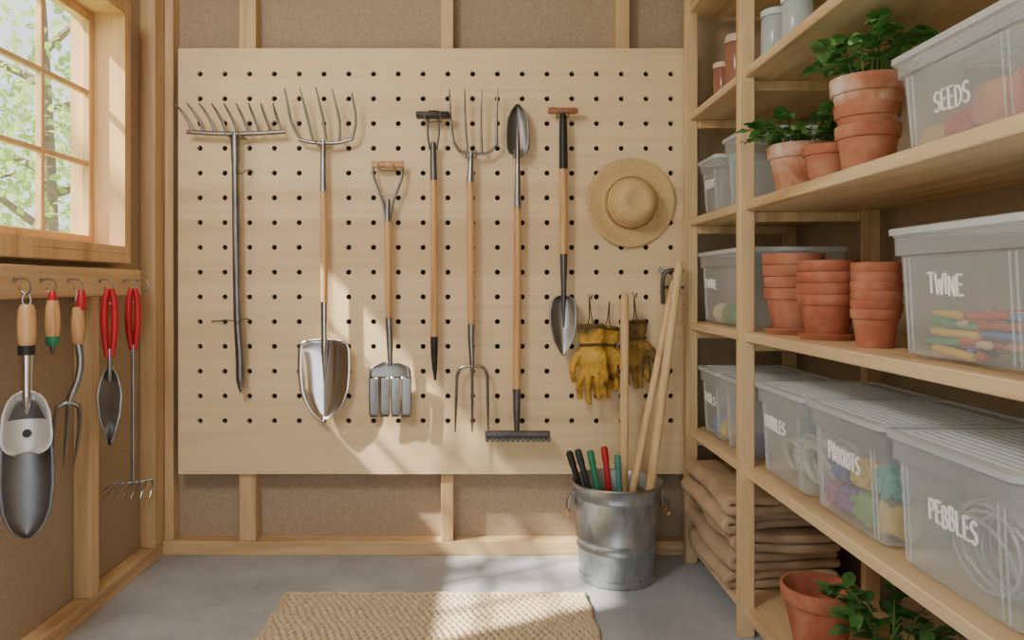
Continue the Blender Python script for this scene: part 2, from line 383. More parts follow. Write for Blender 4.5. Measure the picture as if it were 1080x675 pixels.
# D hoe
r=thing('draw_hoe','slim hoe with black iron head, wooden shaft and pointed foot','hoe',W3(457,260))
b=nb(); p=W3(457,123); box(b,p.x-.066,p.x+.064,2.955,3.01,p.z-.009,p.z+.012,bev=.004,seg=2)
tube(b,[W3(452,118),W3(463,118)],.006,8); h=part(r,'hoe_head',b,iron)
b=nb()
for s in (-1,1): tube(b,cr([W3(457+s*5,124),W3(457+s*6,140),W3(457+s*3.5,158)]),.004,8)
tube(b,[W3(457,150),W3(457,165),W3(457.5,190)],[.010,.013,.0145],12); part(r,'socket',b,steel_d)
tube_part(r,'handle',[W3(457.5,186),W3(458,280),W3(458,358)],[.013,.0145,.014],hand)
tube_part(r,'foot',[W3(458,355),W3(458,375),W3(458.5,388),W3(459,401)],[.0155,.0135,.010,.004],iron)
peghook(457,126.0,.03)
# E double fork
r=thing('pitchfork','wooden-shafted pitchfork with steel tines at both ends','pitchfork',W3(497,300))
tube_part(r,'handle',[W3(496,186),W3(496.5,270),W3(497,346)],[.0135,.015,.0145],hand)
tube_part(r,'upper_socket',[W3(497,160),W3(496.5,175),W3(496,192)],[.008,.012,.0155],steel_m)
h=tube_part(r,'upper_fork_head',cr([W3(479,151),W3(486,160),W3(500,162),W3(515,161),W3(524,151)]),.0065,steel_m,8)
for xb,tp,ty in ((479,474,94),(493,490,94),(508,508,94),(524,525,94)):
    tube_part(r,'tine',cr([W3(xb,153 if xb in(479,524) else 161),W3((xb+tp)/2-1,128,-.008),W3(tp,ty,-.012)]),[.006,.0055,.0025],steel_m,8,parent=h)
tube_part(r,'lower_socket',[W3(497,342),W3(497,360),W3(498,388)],[.0155,.0135,.009],steel_m)
h=tube_part(r,'lower_fork_head',cr([W3(482,397),W3(486,388),W3(498,386),W3(510,388),W3(514,397)]),.0065,steel_m,8)
for xb,tp in ((482,480),(498,498),(514,515)):
    tube_part(r,'tine',cr([W3(xb,388 if xb==498 else 395),W3((xb+tp)/2,425,-.008),W3(tp,456,-.012)]),[.0065,.006,.0025],steel_m,8,parent=h)
peghook(497,164.5,.020)
# F trowel top + rake bottom
r=thing('long_rake','long wooden-shafted rake with narrow dark spade at upper end','rake',W3(546,300))
b=nb(); blade(b,546,110,164,[(0,1),(.1,6),(.3,11),(.6,12.5),(.85,12),(.97,9),(1,5)],.018,-.005); part(r,'spade_blade',b,steel_d,mods=(SOL,))
tube_part(r,'upper_ferrule',[W3(546,135,.012),W3(546,163),W3(546,190),W3(546,220)],[.003,.009,.012,.0145],steel_m)
tube_part(r,'handle',[W3(546,214),W3(545.5,320),W3(545,414)],[.0135,.0155,.0155],hand)
tube_part(r,'lower_ferrule',[W3(545,410),W3(545,435),W3(545,458)],[.0165,.014,.009],steel_d)
b=nb(); p=W3(545.5,458); box(b,p.x-.127,p.x+.129,2.985,3.012,p.z-.019,p.z+.013,bev=.003); h=part(r,'rake_head',b,steel_d)
for k in range(13):
    b=nb(); x=p.x-.118+k*.0198; box(b,x-.007,x+.007,2.945,2.986,p.z-.02,p.z-.004,bev=.002); part(r,'tooth',b,steel_d,parent=h)
peghook(546,164.2,.016)
# G T-handle spade
r=thing('hand_spade','short spade with wooden T-grip, black shaft and pointed blade','spade',W3(594,240))
tube_part(r,'grip',[W3(578,117),W3(581,117),W3(594,117),W3(606,117),W3(609.5,117)],[.010,.014,.0125,.014,.010],simple('red_wood','#a5684a',.45))
tube_part(r,'upper_ferrule',[W3(594,117),W3(594,130),W3(594.3,178)],[.010,.0155,.0175],black)
tube_part(r,'handle',[W3(594.3,176),W3(594.5,225),W3(594.5,272)],[.0145,.016,.0145],hand)
tube_part(r,'lower_ferrule',[W3(594.5,268),W3(594.5,290),W3(594.5,318),W3(594.5,345,.01)],[.016,.013,.009,.003],steel_d)
b=nb(); blade(b,594,312,375,[(0,5),(.06,12),(.25,14.5),(.5,14),(.75,10),(.92,4.5),(1,1)],.02,-.005); part(r,'blade',b,steel_m,mods=(SOL,))
peghook(594,121.4,.021)
# Hat
cw=W(665,214,3.04); r=thing('straw_hat','round woven straw sun hat with wide brim hung on the pegboard','hat',(cw.x,3.046,cw.z),rot=(math.radians(90),0,math.radians(4)))
b=nb(); prof=[(.176,.004),(.178,.010),(.168,.012),(.14,.004),(.115,.001),(.104,.006)]
lathe(b,prof,seg=64)
for v in b.verts:
    a=math.atan2(v.co.y,v.co.x); v.co.z+=.010*math.sin(2*a+.6)*(max(0,math.hypot(v.co.x,v.co.y)-.1)/.075)
part(r,'brim',b,strawm,local=True,mods=(('SUBSURF',{'levels':2,'render_levels':2}),('SOLIDIFY',{'thickness':.004,'offset':0})))
b=nb(); lathe(b,[(.103,.004),(.099,.03),(.092,.065),(.080,.093),(.062,.110),(.045,.115),(.03,.110),(.015,.106),(0,.105)],seg=48); part(r,'crown',b,strawm,local=True,mods=(('SUBSURF',{'levels':1,'render_levels':2}),))
b=nb(); lathe(b,[(.105,.006),(.1045,.014),(.103,.022),(.1015,.026)],seg=48); part(r,'hat_band',b,simple('hat_band','#b3925f',.8,0,.15,40),local=True,mods=(SOL,))
b=nb(); x,z=cw.x,cw.z+.03; tube(b,cr([(x,3.058,z),(x,3.02,z-.002),(x,2.995,z+.004),(x,2.99,z+.016)],4),.0028,6); solo('pegboard_hook','small steel pegboard hook holding a straw hat','hook',b,steel_m,(x,3.058,z),'pegboard hooks')
# Gloves
cuffm=simple('cuff','#5e4a28',.85,0,.2,30); cordm=simple('cord','#5b4a35',.9)
def glove(px,py,y,mat,lab,flip,ry,scale=1.0,seed=1,rz=12):
    rn=random.Random(seed)
    L=W(px,py,y); r=thing('garden_glove',lab,'glove',L,'garden gloves',rot=(0,ry,math.radians(rz*flip)))
    b=nb()
    def ell(z,rx,ryy,cx=0,cy=0): return [Vector((cx+rx*math.cos(2*pi*k/16),cy+ryy*math.sin(2*pi*k/16),z)) for k in range(16)]
    rings=[ell(0,.046,.012),ell(-.03,.052,.016),ell(-.065,.045,.014),ell(-.085,.042,.014),ell(-.12,.052,.018,0,-.003),ell(-.16,.057,.018,0,-.004),ell(-.195,.054,.014,0,-.004)]
    loft(b,rings)
    for k,(x,l) in enumerate(((-.043,.078),(-.0145,.102),(.0145,.096),(.042,.070))):
        f=rn.uniform(-.012,.012); g=rn.uniform(-.035,.0); l*=rn.uniform(.85,1.05)
        tube(b,cr([(x*.95,-.002,-.16),(x*1.06,-.005,-.20),(x*1.12+f*.8,-.012+g*.6,-.205-l*.5),(x*1.15+f*.4,-.012+g,-.205-l)]),[.0135,.0132,.0132,.0095],10)
    s=flip
    tube(b,cr([(s*.038,0,-.10),(s*.066,-.010,-.135),(s*.078,-.016,-.18),(s*.072,-.020,-.215)]),[.015,.0155,.014,.0095],10)
    g=part(r,'glove_body',b,mat,local=True,mods=(('REMESH',{'mode':'VOXEL','voxel_size':.0036,'use_smooth_shade':True}),('SMOOTH',{'factor':.5,'iterations':3})))
    for ns,st in ((.03,.014),(.013,.006)):
        tx=bpy.data.textures.new('crumple','CLOUDS'); tx.noise_scale=ns
        d=g.modifiers.new('crumple','DISPLACE'); d.texture=tx; d.strength=st; d.mid_level=.5; d.texture_coords='LOCAL'
    b=nb(); loft(b,[ell(.001,.047,.013),ell(-.004,.051,.016),ell(-.012,.053,.018),ell(-.015,.051,.016)]); part(r,'cuff_band',b,cuffm,local=True)
    b=nb(); loft(b,[ell(-.072,.0465,.0175),ell(-.078,.0465,.0185),ell(-.084,.0455,.0175)]); part(r,'wrist_strap',b,cuffm,local=True)
    b=nb(); tube(b,cr([(-.012,0,-.004),(-.004,0,.03),(0,0.005,.105),(.004,0,.03),(.012,0,-.004)]),.0022,6); part(r,'hanging_loop',b,cordm,local=True)
    r.scale=(scale,)*3; return r
glove(623,342,2.985,glove_y,'yellow leather work glove hanging by its cuff loop, fingers down',-1,math.radians(-3),1.03,1)
glove(641,344,3.03,glove_y,'stained yellow leather work glove tucked behind another glove',1,math.radians(5),.95,2,8)
glove(670,338,3.025,glove_b,'worn yellow-tan leather work glove hanging beside yellow gloves',1,math.radians(-2),.92,3,8)
for px,py in ((623,314),(670,312)):
    c=W(px,py,2.99); b=nb(); tube(b,cr([(c.x,3.058,c.z+.012),(c.x,3.0,c.z),(c.x,2.975,c.z-.004),(c.x,2.955,c.z+.012)],4),.0028,6)
    solo('pegboard_hook','small steel pegboard hook holding a work glove','hook',b,steel_m,(c.x,3.058,c.z),'pegboard hooks')
# ================= BUCKET
BC=Vector((.5005,2.86,0)); H=.36
r=thing('metal_bucket','galvanized steel bucket holding wooden poles and coloured markers','bucket',BC)
b=nb(); lathe(b,[(0,.012),(.132,.012),(.137,.0),(.142,.004),(.1425,.024),(.1375,.028),(.1450,.115),(.1485,.119),(.1485,.127),(.1458,.131),(.1470,.150),(.1505,.154),(.1505,.162),(.148,.166),(.1603,.300),(.1645,.305),(.1645,.314),(.1620,.319),(.1640,.335),(.167,H-.006),(.170,H),(.168,H+.004),(.163,H-.002),(.156,.27),(.135,.02),(0,.018)],BC,56)
part(r,'bucket_body',b,galv)
b=nb(); tube(b,[BC+Vector((.1695*math.cos(a),.1695*math.sin(a),H)) for a in [2*pi*k/48 for k in range(49)]],.005,8,cap=False); part(r,'rim',b,steel_m)
for s in (-1,1):
    e=BC+Vector((s*.164,-.02,.305)); b=nb(); box(b,e.x-.006*1,e.x+.006,e.y-.022,e.y+.022,e.z-.03,e.z+.03,bev=.003)
    tube(b,cr([e+Vector((s*.006,-.015,.01)),e+Vector((s*.02,-.02,-.01)),e+Vector((s*.022,-.02,-.055)),e+Vector((s*.022,.02,-.055)),e+Vector((s*.02,.02,-.01)),e+Vector((s*.006,.015,.01))]),.003,6)
    hh=part(r,'side_handle',b,steel_m)
    b=nb(); tube(b,[e+Vector((s*.022,-.026,-.055)),e+Vector((s*.022,-.015,-.055)),e+Vector((s*.022,.015,-.055)),e+Vector((s*.022,.026,-.055))],[.007,.011,.011,.007],12); part(r,'grip',b,hand,parent=hh,label='turned wooden grip')
def pole(a,c,rad,lab,mat=hand2):
    a=Vector(a);c=Vector(c); b=nb(); d=(c-a); tube(b,[a,a+d*.02,a+d*.5,a+d*.97,a+d*.992,c],[rad*.8,rad,rad,rad,rad*.8,rad*.35],14)
    solo('wooden_pole',lab,'pole',b,mat,a,'poles in the bucket')
pole((.535,2.90,.025),W(659,308,2.95),.0165,'upright pale wooden pole standing in the bucket')
pole((.50,2.835,.04),W(711,296,2.975),.0145,'slim wooden pole leaning from the bucket to the pegboard')
pole((.582,2.822,.045),W(717,276,2.935),.0175,'thick pale wooden pole leaning from the bucket against the shelf post')
b=nb()
tube(b,cr([W(699,320,3.05),W(699,296,3.03),W(704,286,3.02),W(722,286,3.02),W(728,294,3.015),W(727,312,3.015),W(722,322,3.02)]),.0085,8); tube(b,[W(697,285,3.05),W(697,285,3.01)],.012,8); tube(b,[W(700,303,3.025),W(726,303,3.015)],.0065,8)
solo('metal_clamp','dark metal D-shaped clamp on the pegboard behind leaning poles','clamp',b,steel_d,W(712,300,3.03))
MK=(((600,476),(-.09,.0),black,'black'),((609,474),(-.05,-.09),simple('navy','#2c3238',.5),'dark grey'),((622,475),(-.03,-.05),simple('teal_marker','#2f8f6c',.4),'green'),((637,471),(.0,-.08),red,'red'),((651,480),(.04,-.09),simple('teal2','#4b8f86',.4),'teal'))
for (px,py),(dx,dy),m,cn in MK:
    t=W(px,py,2.83); t.x=max(t.x,BC.x-.19); a=BC+Vector((dx*.5,dy*.8,.03)); d=t-a
    r=thing('garden_marker',cn+' marker stick standing in the bucket','marker',a,'markers in the bucket')
    b=nb(); tube(b,[a,a+d*.88],[.0115,.0115],12); part(r,'marker_body',b,m)
    b=nb(); tube(b,[a+d*.88,a+d*.985,t],[.0134,.0134,.009],12); part(r,'cap',b,m)
# ================= RUG
b=nb(); rx0,rx1,ry0,ry1=-.70,.365,1.85,2.68
nx,ny=440,320
def fr(u,v):
    x=rx0+(rx1-rx0)*u; y=ry0+(ry1-ry0)*v; row=int(v*34); ph=(row%2)*.5
    cu=(u*44+ph)%1; cv=(v*34)%1
    z=.008+.013*(math.sin(pi*cu)*math.sin(pi*cv))**.6
    e=min(u,1-u)*(rx1-rx0); e2=min(v,1-v)*(ry1-ry0); m_=min(e,e2)
    if m_<.024:
        t=y if e<e2 else x
        z=.007+.013*math.sqrt(max(0,math.sin(pi*m_/.024)))*(.75+.25*abs(math.sin(t*110+m_*90)))
    if m_<.002: z=.001
    return Vector((x+.0035*math.sin(y*40),y+.0035*math.sin(x*33),z))
sheet(b,fr,nx,ny); solo('jute_rug','beige braided jute rug lying on the concrete floor','rug',b,jute,(-.17,2.26,0),smooth=80)
# ================= SHELVING
SX=.815; SB=1.235
SZ=[.093,.531,.952,1.361,1.775,2.2]
r=thing('shelving_unit','tall pine shelving unit with six open shelves along the wall','shelving',(1.0,2.0,0))
for i,z in enumerate(SZ):
    b=nb(); box(b,SX,SB,.9,3.04,z-.03,z,bev=.003); part(r,'shelf_board',b,shelfY)
for (x0,x1) in ((.797,.845),(1.19,1.235)):
    for y in (2.36,2.99,.86):
        b=nb(); box(b,x0,x1,y,y+.035,0,ZC-.002,bev=.003); part(r,'post',b,shelfZ)
for y in (2.395,2.97,.905):
    for z in SZ[:-1]:
        b=nb(); box(b,.843,1.19,y,y+.02,z-.062,z-.031,bev=.002); part(r,'crossbar',b,shelfZ)
# ---- bins
GL={'S':[[(.6,.88),(.35,1),(.08,.82),(.15,.6),(.5,.45),(.6,.2),(.35,0),(.03,.12)]],
'E':[[(.58,1),(.06,1)],[(.06,1),(.06,0)],[(.06,0),(.6,0)],[(.06,.52),(.5,.54)]],
'D':[[(.05,0),(.05,1)],[(.05,1),(.38,.93),(.6,.65),(.58,.3),(.35,.04),(.05,0)]],
'T':[[(0,1),(.66,1)],[(.33,1),(.31,0)]],'W':[[(0,1),(.22,0)],[(.22,0),(.45,.75)],[(.45,.75),(.66,0)],[(.66,0),(.90,1)]],
'I':[[(.12,1),(.12,0)]],'N':[[(.05,0),(.05,1)],[(.05,1),(.58,0)],[(.58,0),(.58,1)]],
'P':[[(.06,0),(.06,1)],[(.06,1),(.45,.97),(.58,.75),(.42,.5),(.06,.47)]],
'B':[[(.06,0),(.06,1)],[(.06,1),(.42,.95),(.5,.76),(.38,.56),(.06,.53)],[(.06,.53),(.48,.48),(.6,.25),(.42,.03),(.06,0)]],
'L':[[(.06,1),(.06,0)],[(.06,0),(.55,0)]],'O':[[(.33,1),(.08,.8),(.05,.35),(.3,0),(.56,.2),(.6,.7),(.33,1)]],
'R':[[(.06,0),(.06,1)],[(.06,1),(.45,.97),(.55,.75),(.4,.54),(.06,.5)],[(.25,.5),(.6,0)]],
'U':[[(.05,1),(.05,.3),(.3,0),(.55,.25),(.57,1)]],'C':[[(.58,.85),(.33,1),(.08,.75),(.07,.28),(.33,0),(.6,.15)]],
'H':[[(.05,0),(.05,1)],[(.57,0),(.57,1)],[(.05,.5),(.57,.52)]]}
ADV={'W':1.3,'I':.5}
def rr(x0,x1,y0,y1,z,rad=.02,n=4):
    o=[]
    for cx,cy,a0 in ((x1-rad,y1-rad,0),(x0+rad,y1-rad,90),(x0+rad,y0+rad,180),(x1-rad,y0+rad,270)):
        for k in range(n+1):
            a=math.radians(a0+90*k/n); o.append(Vector((cx+rad*math.cos(a),cy+rad*math.sin(a),z)))
    return o
def storage_bin(x0,x1,y0,y1,z0,h,text=None,lab='',ts=.04,cw=.0195,grp='storage bins',lid=True,tz=.56,yc=None):
    L=Vector(((x0+x1)/2,(y0+y1)/2,z0)); r=thing('storage_bin',lab,'storage bin',L,grp)
    tp=.022; b=nb()
    def ring(i,z): return rr(x0+i,x1-i,y0+i,y1-i,z)
    loft(b,[ring(tp+.012,z0+.001),ring(tp,z0+.010),ring(.012,z0+h*.78),ring(.004,z0+h*.79),ring(.003,z0+h-.02),ring(0,z0+h-.018),ring(0,z0+h-.012)],True,False)
    for yy in (y0+.05,y1-.05):
        for k in (0,1):
            q=yy+(k-.5)*.016
            tube(b,[(x0+tp-.001,q,z0+.015),(x0+.011,q,z0+h*.77)],.0022,6)
    bd=part(r,'bin_body',b,binp)
    if lid:
        b=nb(); loft(b,[ring(-.004,z0+h-.014),ring(-.005,z0+h-.002),ring(-.002,z0+h),ring(.012,z0+h),ring(.016,z0+h-.005)],False,True)
        n=int((x1-x0-.06)/.022)
        for k in range(n):
            x=x0+.035+k*.022; tube(b,[(x,y0+.025,z0+h-.005),(x,y1-.025,z0+h-.005)],.005,6,1.0)
        ld=part(r,'lid',b,lidp)
    if text:
        b=nb(); hgt=ts; wd=cw; tot=sum(ADV.get(c,1) for c in text)*wd; yc=yc or (y0+y1)/2; zc=z0+h*tz; cur=0
        for i,ch in enumerate(text):
            jz=R.uniform(-.05,.05)*ts; js=R.uniform(.94,1.05)
            for st in GL[ch]:
                pts=[]
                src=cr([(p[0],0,p[1]) for p in st],3) if len(st)>2 else [Vector((p[0],0,p[1])) for p in st]
                for p in src:
                    zz=zc-hgt/2+p.z*hgt*js+jz; f=(zz-z0)/(h*.78); xx=x0+tp+(.012-tp)*f-.0016
                    yy=yc+tot/2-cur-p.x*wd*1.25
                    pts.append((xx,yy,zz-.02*ts*i))
                tube(b,pts,ts*.07,6,1.0)
            cur+=ADV.get(ch,1)*wd
        part(r,'lettering',b,white,parent=bd,label='white handwritten lettering')
    return r
storage_bin(.84,1.2,1.19,1.565,SZ[3],.20,'SEEDS','clear lidded bin lettered SEEDS, orange and red packets inside',.038,.0215,tz=.42,yc=1.385)
storage_bin(.84,1.2,1.17,1.575,SZ[2],.262,'TWINE','clear lidded bin lettered TWINE, many small coloured sticks inside',.038,.0225,tz=.57,yc=1.40)
storage_bin(.835,1.2,1.19,1.575,SZ[1],.27,'PEBBLES','clear lidded bin lettered PEBBLES, grey hose coils inside',.040,.0205,tz=.53,yc=1.372)
storage_bin(.835,1.2,1.60,1.965,SZ[1],.272,'PROOIOTS','clear lidded bin with scrawled white lettering, colourful crumpled bundles inside',.040,.0205,tz=.6,yc=1.785)
storage_bin(.835,1.2,1.99,2.335,SZ[1],.272,'BUBBLES','clear lidded bin lettered BUBBLES, pale rope coils inside',.036,.0215,tz=.6,yc=2.205)
storage_bin(.835,1.17,2.70,2.955,SZ[1],.255,'TOOLS','clear lidded bin lettered TOOLS on the shelf by the corner',.034,.027,yc=2.84)
storage_bin(.835,1.17,2.43,2.68,SZ[1],.255,None,'clear lidded plastic bin with coloured contents by the shelf post')
storage_bin(.835,1.17,2.43,2.955,SZ[2],.27,'TWINE','clear lidded bin lettered TWINE beside the shelf post',.034,.032,yc=2.83)
storage_bin(.835,1.17,2.73,2.955,SZ[3],.21,'SEEDS','small clear lidded bin lettered SEEDS by the corner',.028,.024)
storage_bin(.85,1.17,2.43,2.70,SZ[3],.25,None,'plain frosted lidded bin beside the shelf post')
storage_bin(.93,1.18,1.80,2.06,SZ[4],.20,'BULBS','frosted lidded bin lettered BULBS on the upper shelf',.03,.022,tz=.5)
def jar(x,y,z,rad,h,mat,capm,lab):
    r=thing('plastic_jar',lab,'jar',(x,y,z),'jars on the upper shelf')
    b=nb(); lathe(b,[(0,0),(rad*.9,0),(rad,.008),(rad,h*.8),(rad*.93,h*.86),(0,h*.86)],(x,y,z),28); part(r,'jar_body',b,mat)
    b=nb(); lathe(b,[(rad*1.02,h*.86),(rad*1.04,h*.87),(rad*1.04,h*.98),(rad*.98,h),(0,h)],(x,y,z),28); part(r,'lid',b,capm)
capb=simple('pale_blue_lid','#bccdd2',.4)
jar(.885,2.29,SZ[4],.045,.15,bluep,capb,'round pale plastic jar with pale blue lid')
jar(.885,2.14,SZ[4],.042,.14,bluep,white,'round pale plastic jar with white lid')
jar(.885,2.64,SZ[4],.042,.19,redp,simple('pale_lid','#d9c2ae',.4),'tall reddish plastic jar with pale lid')
jar(.885,2.80,SZ[4],.036,.14,redp,simple('pale_lid2','#d9c2ae',.4),'small reddish plastic jar with pale lid')
def pot(name,lab,loc,rt,rb,h,mat,grp=None,saucer=False):
    b=nb(); x=0
    lathe(b,[(0,0),(rb*.96,0),(rb,.004),(rt*.92,h*.74),(rt*.985,h*.75),(rt*1.0,h*.76),(rt*1.03,h*.985),(rt*1.02,h),(rt*.95,h),(rt*.94,h*.97),(rt*.86,h*.72),(rb*.86,.012),(0,.012)],(0,0,0),40)
    return solo(name,lab,'plant pot',b,mat,loc,grp,local=True)
def saucer(loc,rad,mat=terra,grp='saucers under pot stacks'):
    b=nb(); lathe(b,[(0,0),(rad*.85,0),(rad,.016),(rad*.97,.018),(rad*.86,.006),(0,.005)],(0,0,0),40); return solo('pot_saucer','round terracotta saucer beneath stacked pots','saucer',b,mat,loc,grp,local=True)
def stack(x,y,z,rt,rb,h,n,gap,mat,grp,sauc=True,down=False):
    zz=z
    if sauc: saucer((x,y,z),rt*1.02); zz+=.007
    p=None
    for i in range(n):
        l=Vector((x+R.uniform(-.002,.002),y+R.uniform(-.002,.002),zz+i*gap))
        if p is None: p=pot('terracotta_pot','terracotta pot in a nested stack on the shelf',l,rt,rb,h,mat,grp)
        else: dup(p,l,rotz=R.uniform(0,6))
stack(.93,2.27,SZ[2],.086,.062,.130,4,.034,terra,'stacked terracotta pots, tallest stack')
stack(.925,2.045,SZ[2],.073,.052,.115,4,.030,terra3,'stacked terracotta pots, middle stack')
stack(1.0,1.93,SZ[2],.058,.04,.10,5,.026,terra,'stacked terracotta pots behind',False)
stack(.925,1.79,SZ[2],.053,.04,.09,6,.0215,terra3,'stacked terracotta pots, small stack',False)
def plant(loc,rt,rb,h,mat,nst,spread,height,ls,lab,seed,lm=leafm,lw=.42,nq=2):
    rn=random.Random(seed); L=Vector(loc); r=thing('potted_plant',lab,'potted plant',L,None)
    b=nb(); lathe(b,[(0,0),(rb*.96,0),(rb,.004),(rt*.92,h*.70),(rt*.985,h*.71),(rt*1.0,h*.72),(rt*1.03,h*.985),(rt*1.02,h),(rt*.95,h),(rt*.86,h*.72),(rt*.8,h*.6),(0,h*.6)],L,40); part(r,'pot',b,mat)
    b=nb(); lathe(b,[(rt*.9,h*.86),(rt*.5,h*.9),(0,h*.92)],L,24); part(r,'soil',b,soil)
    bs=nb(); bl=nb()
    for k in range(nst):
        a=2*pi*k/nst+rn.uniform(-.4,.4); s=spread*rn.uniform(.35,1); hh=height*rn.uniform(.45,1)
        p0=L+Vector((rt*.4*math.cos(a),rt*.4*math.sin(a),h*.88)); 
        pts=cr([p0,p0+Vector((math.cos(a)*s*.3,math.sin(a)*s*.3,hh*.7)),p0+Vector((math.cos(a)*s*.75,math.sin(a)*s*.75,hh)),p0+Vector((math.cos(a)*s,math.sin(a)*s,hh*.75))],4)
        tube(bs,pts,[.0025,.0012],5)
        for i in range(3,len(pts)):
            for q in range(nq if i%2 else 1):
                d=Vector((math.cos(a+rn.uniform(-1.6,1.6)),math.sin(a+rn.uniform(-1.6,1.6)),rn.uniform(-.3,.7)))
                leafq(bl,pts[i],d,(Vector((0,0,1))+rv(rn)*.5).normalized(),ls*rn.uniform(.6,1.15),ls*lw*rn.uniform(.8,1.1),4)
    part(r,'stems',bs,stemm); f=part(r,'foliage',bl,lm,mods=(('SUBSURF',{'levels':1,'render_levels':1}),)); return r
plant((.905,2.17,SZ[3]),.087,.062,.135,terra2,14,.14,.10,.036,'aged pale terracotta pot with low bushy green plant',3,leafm,.5)
lp=pot('terracotta_pot','small plain terracotta pot beside a potted plant',(.905,1.985,SZ[3]),.066,.046,.1,terra)
stack(.93,1.835,SZ[3],.072,.055,.12,2,.05,terra,'stacked pots beneath a plant',False)
plant((.93,1.835,SZ[3]+.10),.084,.058,.135,terra2,15,.11,.14,.036,'whitish-rimmed terracotta pot on stacked pots, tall green leafy plant',5,leafm,.5)
pot('terracotta_pot','wide empty terracotta pot on the lowest shelf',(.93,2.1,SZ[0]),.100,.065,.175,terra3)
plant((.965,1.79,SZ[0]),.085,.06,.12,terra3,14,.13,.16,.055,'terracotta pot with dark leafy green plant on the lowest shelf',9,leaf_l,.3)
# ---- sacks
zc=SZ[0]+.002
for i in range(5):
    th=R.uniform(.062,.070); z=zc; zc+=th-.001; x0=.80+R.uniform(-.02,.02); x1=1.17; y0=2.46+R.uniform(-.02,.03); y1=2.955
    q=th*.26; rr_=th*.5
    pts=cr([(x1,0,z+q),(1.05,0,z+q),(.93,0,z+q),(x0+.05,0,z+q),(x0+.018,0,z+q*1.05),(x0+.006,0,z+rr_),(x0+.018,0,z+th-q*1.05),(x0+.05,0,z+th-q),(.93,0,z+th-q),(1.05,0,z+th-q),(x1-.01,0,z+th-q)],4)
    b=nb(); n=len(pts)-1
    def fs(u,v,pts=pts,n=n,i=i,y0=y0,y1=y1):
        p=pts[round(u*n)]; y=y0+(y1-y0)*v; k=noise.noise(Vector((p.x*5,y*5,i*3.7+p.z*9))); k2=noise.noise(Vector((p.x*4+9,y*5,i*2.1)))
        sag=noise.noise(Vector((p.x*7,y*6,3.3)))
        return Vector((p.x+.030*k2,y+.04*k,p.z+.006*k+.010*sag+.005*noise.noise(Vector((p.x*13,y*13,i*5)))))
    sheet(b,fs,n,26)
    solo('burlap_sack','folded light tan burlap sack in a stack on the lowest shelf','sack',b,burlap,(1.0,2.7,z),'folded burlap sacks',smooth=80,mods=(('SOLIDIFY',{'thickness':.029,'offset':0}),('SUBSURF',{'levels':1,'render_levels':2})))
# ---- bin contents
cols=['#d9b23a','#c2402f','#3f6db0','#d6b050','#3f8f5f','#d8c49a','#b5482c','#dd8a3a']
cm=[colm(c) for c in cols]
for k in range(60):
    ly=k//12; z=SZ[2]+.021+.0175*ly; x=.880+.023*(k%12)+R.uniform(-.003,.003)-.001*ly; a=R.choice((-1,1))*R.uniform(.05,1.0)*(.35 if k%12<2 else 1); y=1.37+R.uniform(-.10,.10)
    ln=R.uniform(.05,.075); x=min(max(x,.876+abs(math.sin(a))*ln),1.13)
    d=Vector((math.sin(a),math.cos(a),R.uniform(-.12,.12)))*ln; c=Vector((x,y,z)); b=nb(); tube(b,[c-d,c-d*.92,c+d*.92,c+d],[.005,.0078,.0078,.004],10)
    solo('craft_stick','slim coloured wooden stick lying inside the TWINE bin','stick',b,cm[k%8],c,'coloured sticks in the bin')
def ball(x,y,z,rad,m,lab,grp):
    b=nb(); rn=random.Random(int(x*1000+y*3000))
    for k in range(14):
        ax=rv(rn).normalized(); t=ax.orthogonal().normalized(); s=ax.cross(t); q=rn.uniform(-.5,.5)*rad; rad2=math.sqrt(rad*rad-q*q)-.003
        tube(b,[Vector((x,y,z))+ax*q+t*rad2*math.cos(2*pi*i/24)+s*rad2*math.sin(2*pi*i/24) for i in range(25)],.0045,6)
    bmesh.ops.create_icosphere(b,subdivisions=3,radius=rad*.93,matrix=Matrix.Translation((x,y,z)))
    solo('yarn_ball',lab,'yarn ball',b,m,(x,y,z),grp)
def bundle(x,y,z,sx,sy,sz,m,name,lab,cat,grp,seed=0,am=1.0):
    b=nb(); bmesh.ops.create_icosphere(b,subdivisions=5,radius=1)
    for v in b.verts:
        n=v.co.normalized(); k=1+am*.26*(abs(noise.noise(n*1.6+Vector((seed*3.1,0,0))))*2-.5)+am*.08*(abs(noise.noise(n*3.5+Vector((0,seed*2.3,0))))*2-.5)
        s=[max(-1,min(1,c*1.3)) for c in n]
        v.co=Vector((x+s[0]*sx*k*.93,y+s[1]*sy*k*.93,z+s[2]*sz*k*.88))
    solo(name,lab,cat,b,m,(x,y,z),grp,smooth=70)
yc=[('#3f9a8e','teal'),('#d6b548','yellow'),('#5a7cae','blue'),('#84619a','purple'),('#b8749a','pink'),('#ddd6a8','cream'),('#6aa05e','green')]
ym=[colm(c[0],.8) for c in yc]
Z1=SZ[1]
for k,(x,y,z,sx,sy,sz,c) in enumerate(((.915,1.665,.052,.038,.040,.038,1),(.905,1.755,.050,.036,.044,.036,6),(.905,1.85,.046,.034,.044,.034,3),(.905,1.92,.040,.032,.026,.030,4),(.91,1.675,.130,.034,.042,.034,0),(.905,1.775,.124,.034,.05,.034,1),(.905,1.875,.116,.034,.045,.03,2),(1.01,1.70,.06,.05,.06,.045,6),(1.01,1.85,.06,.05,.06,.045,5))):
    bundle(x,y,Z1+z,sx,sy,sz,ym[c],'cloth_bundle','crumpled %s cloth bundle inside a clear bin'%yc[c][1],'cloth','crumpled cloth bundles in the bin',k)
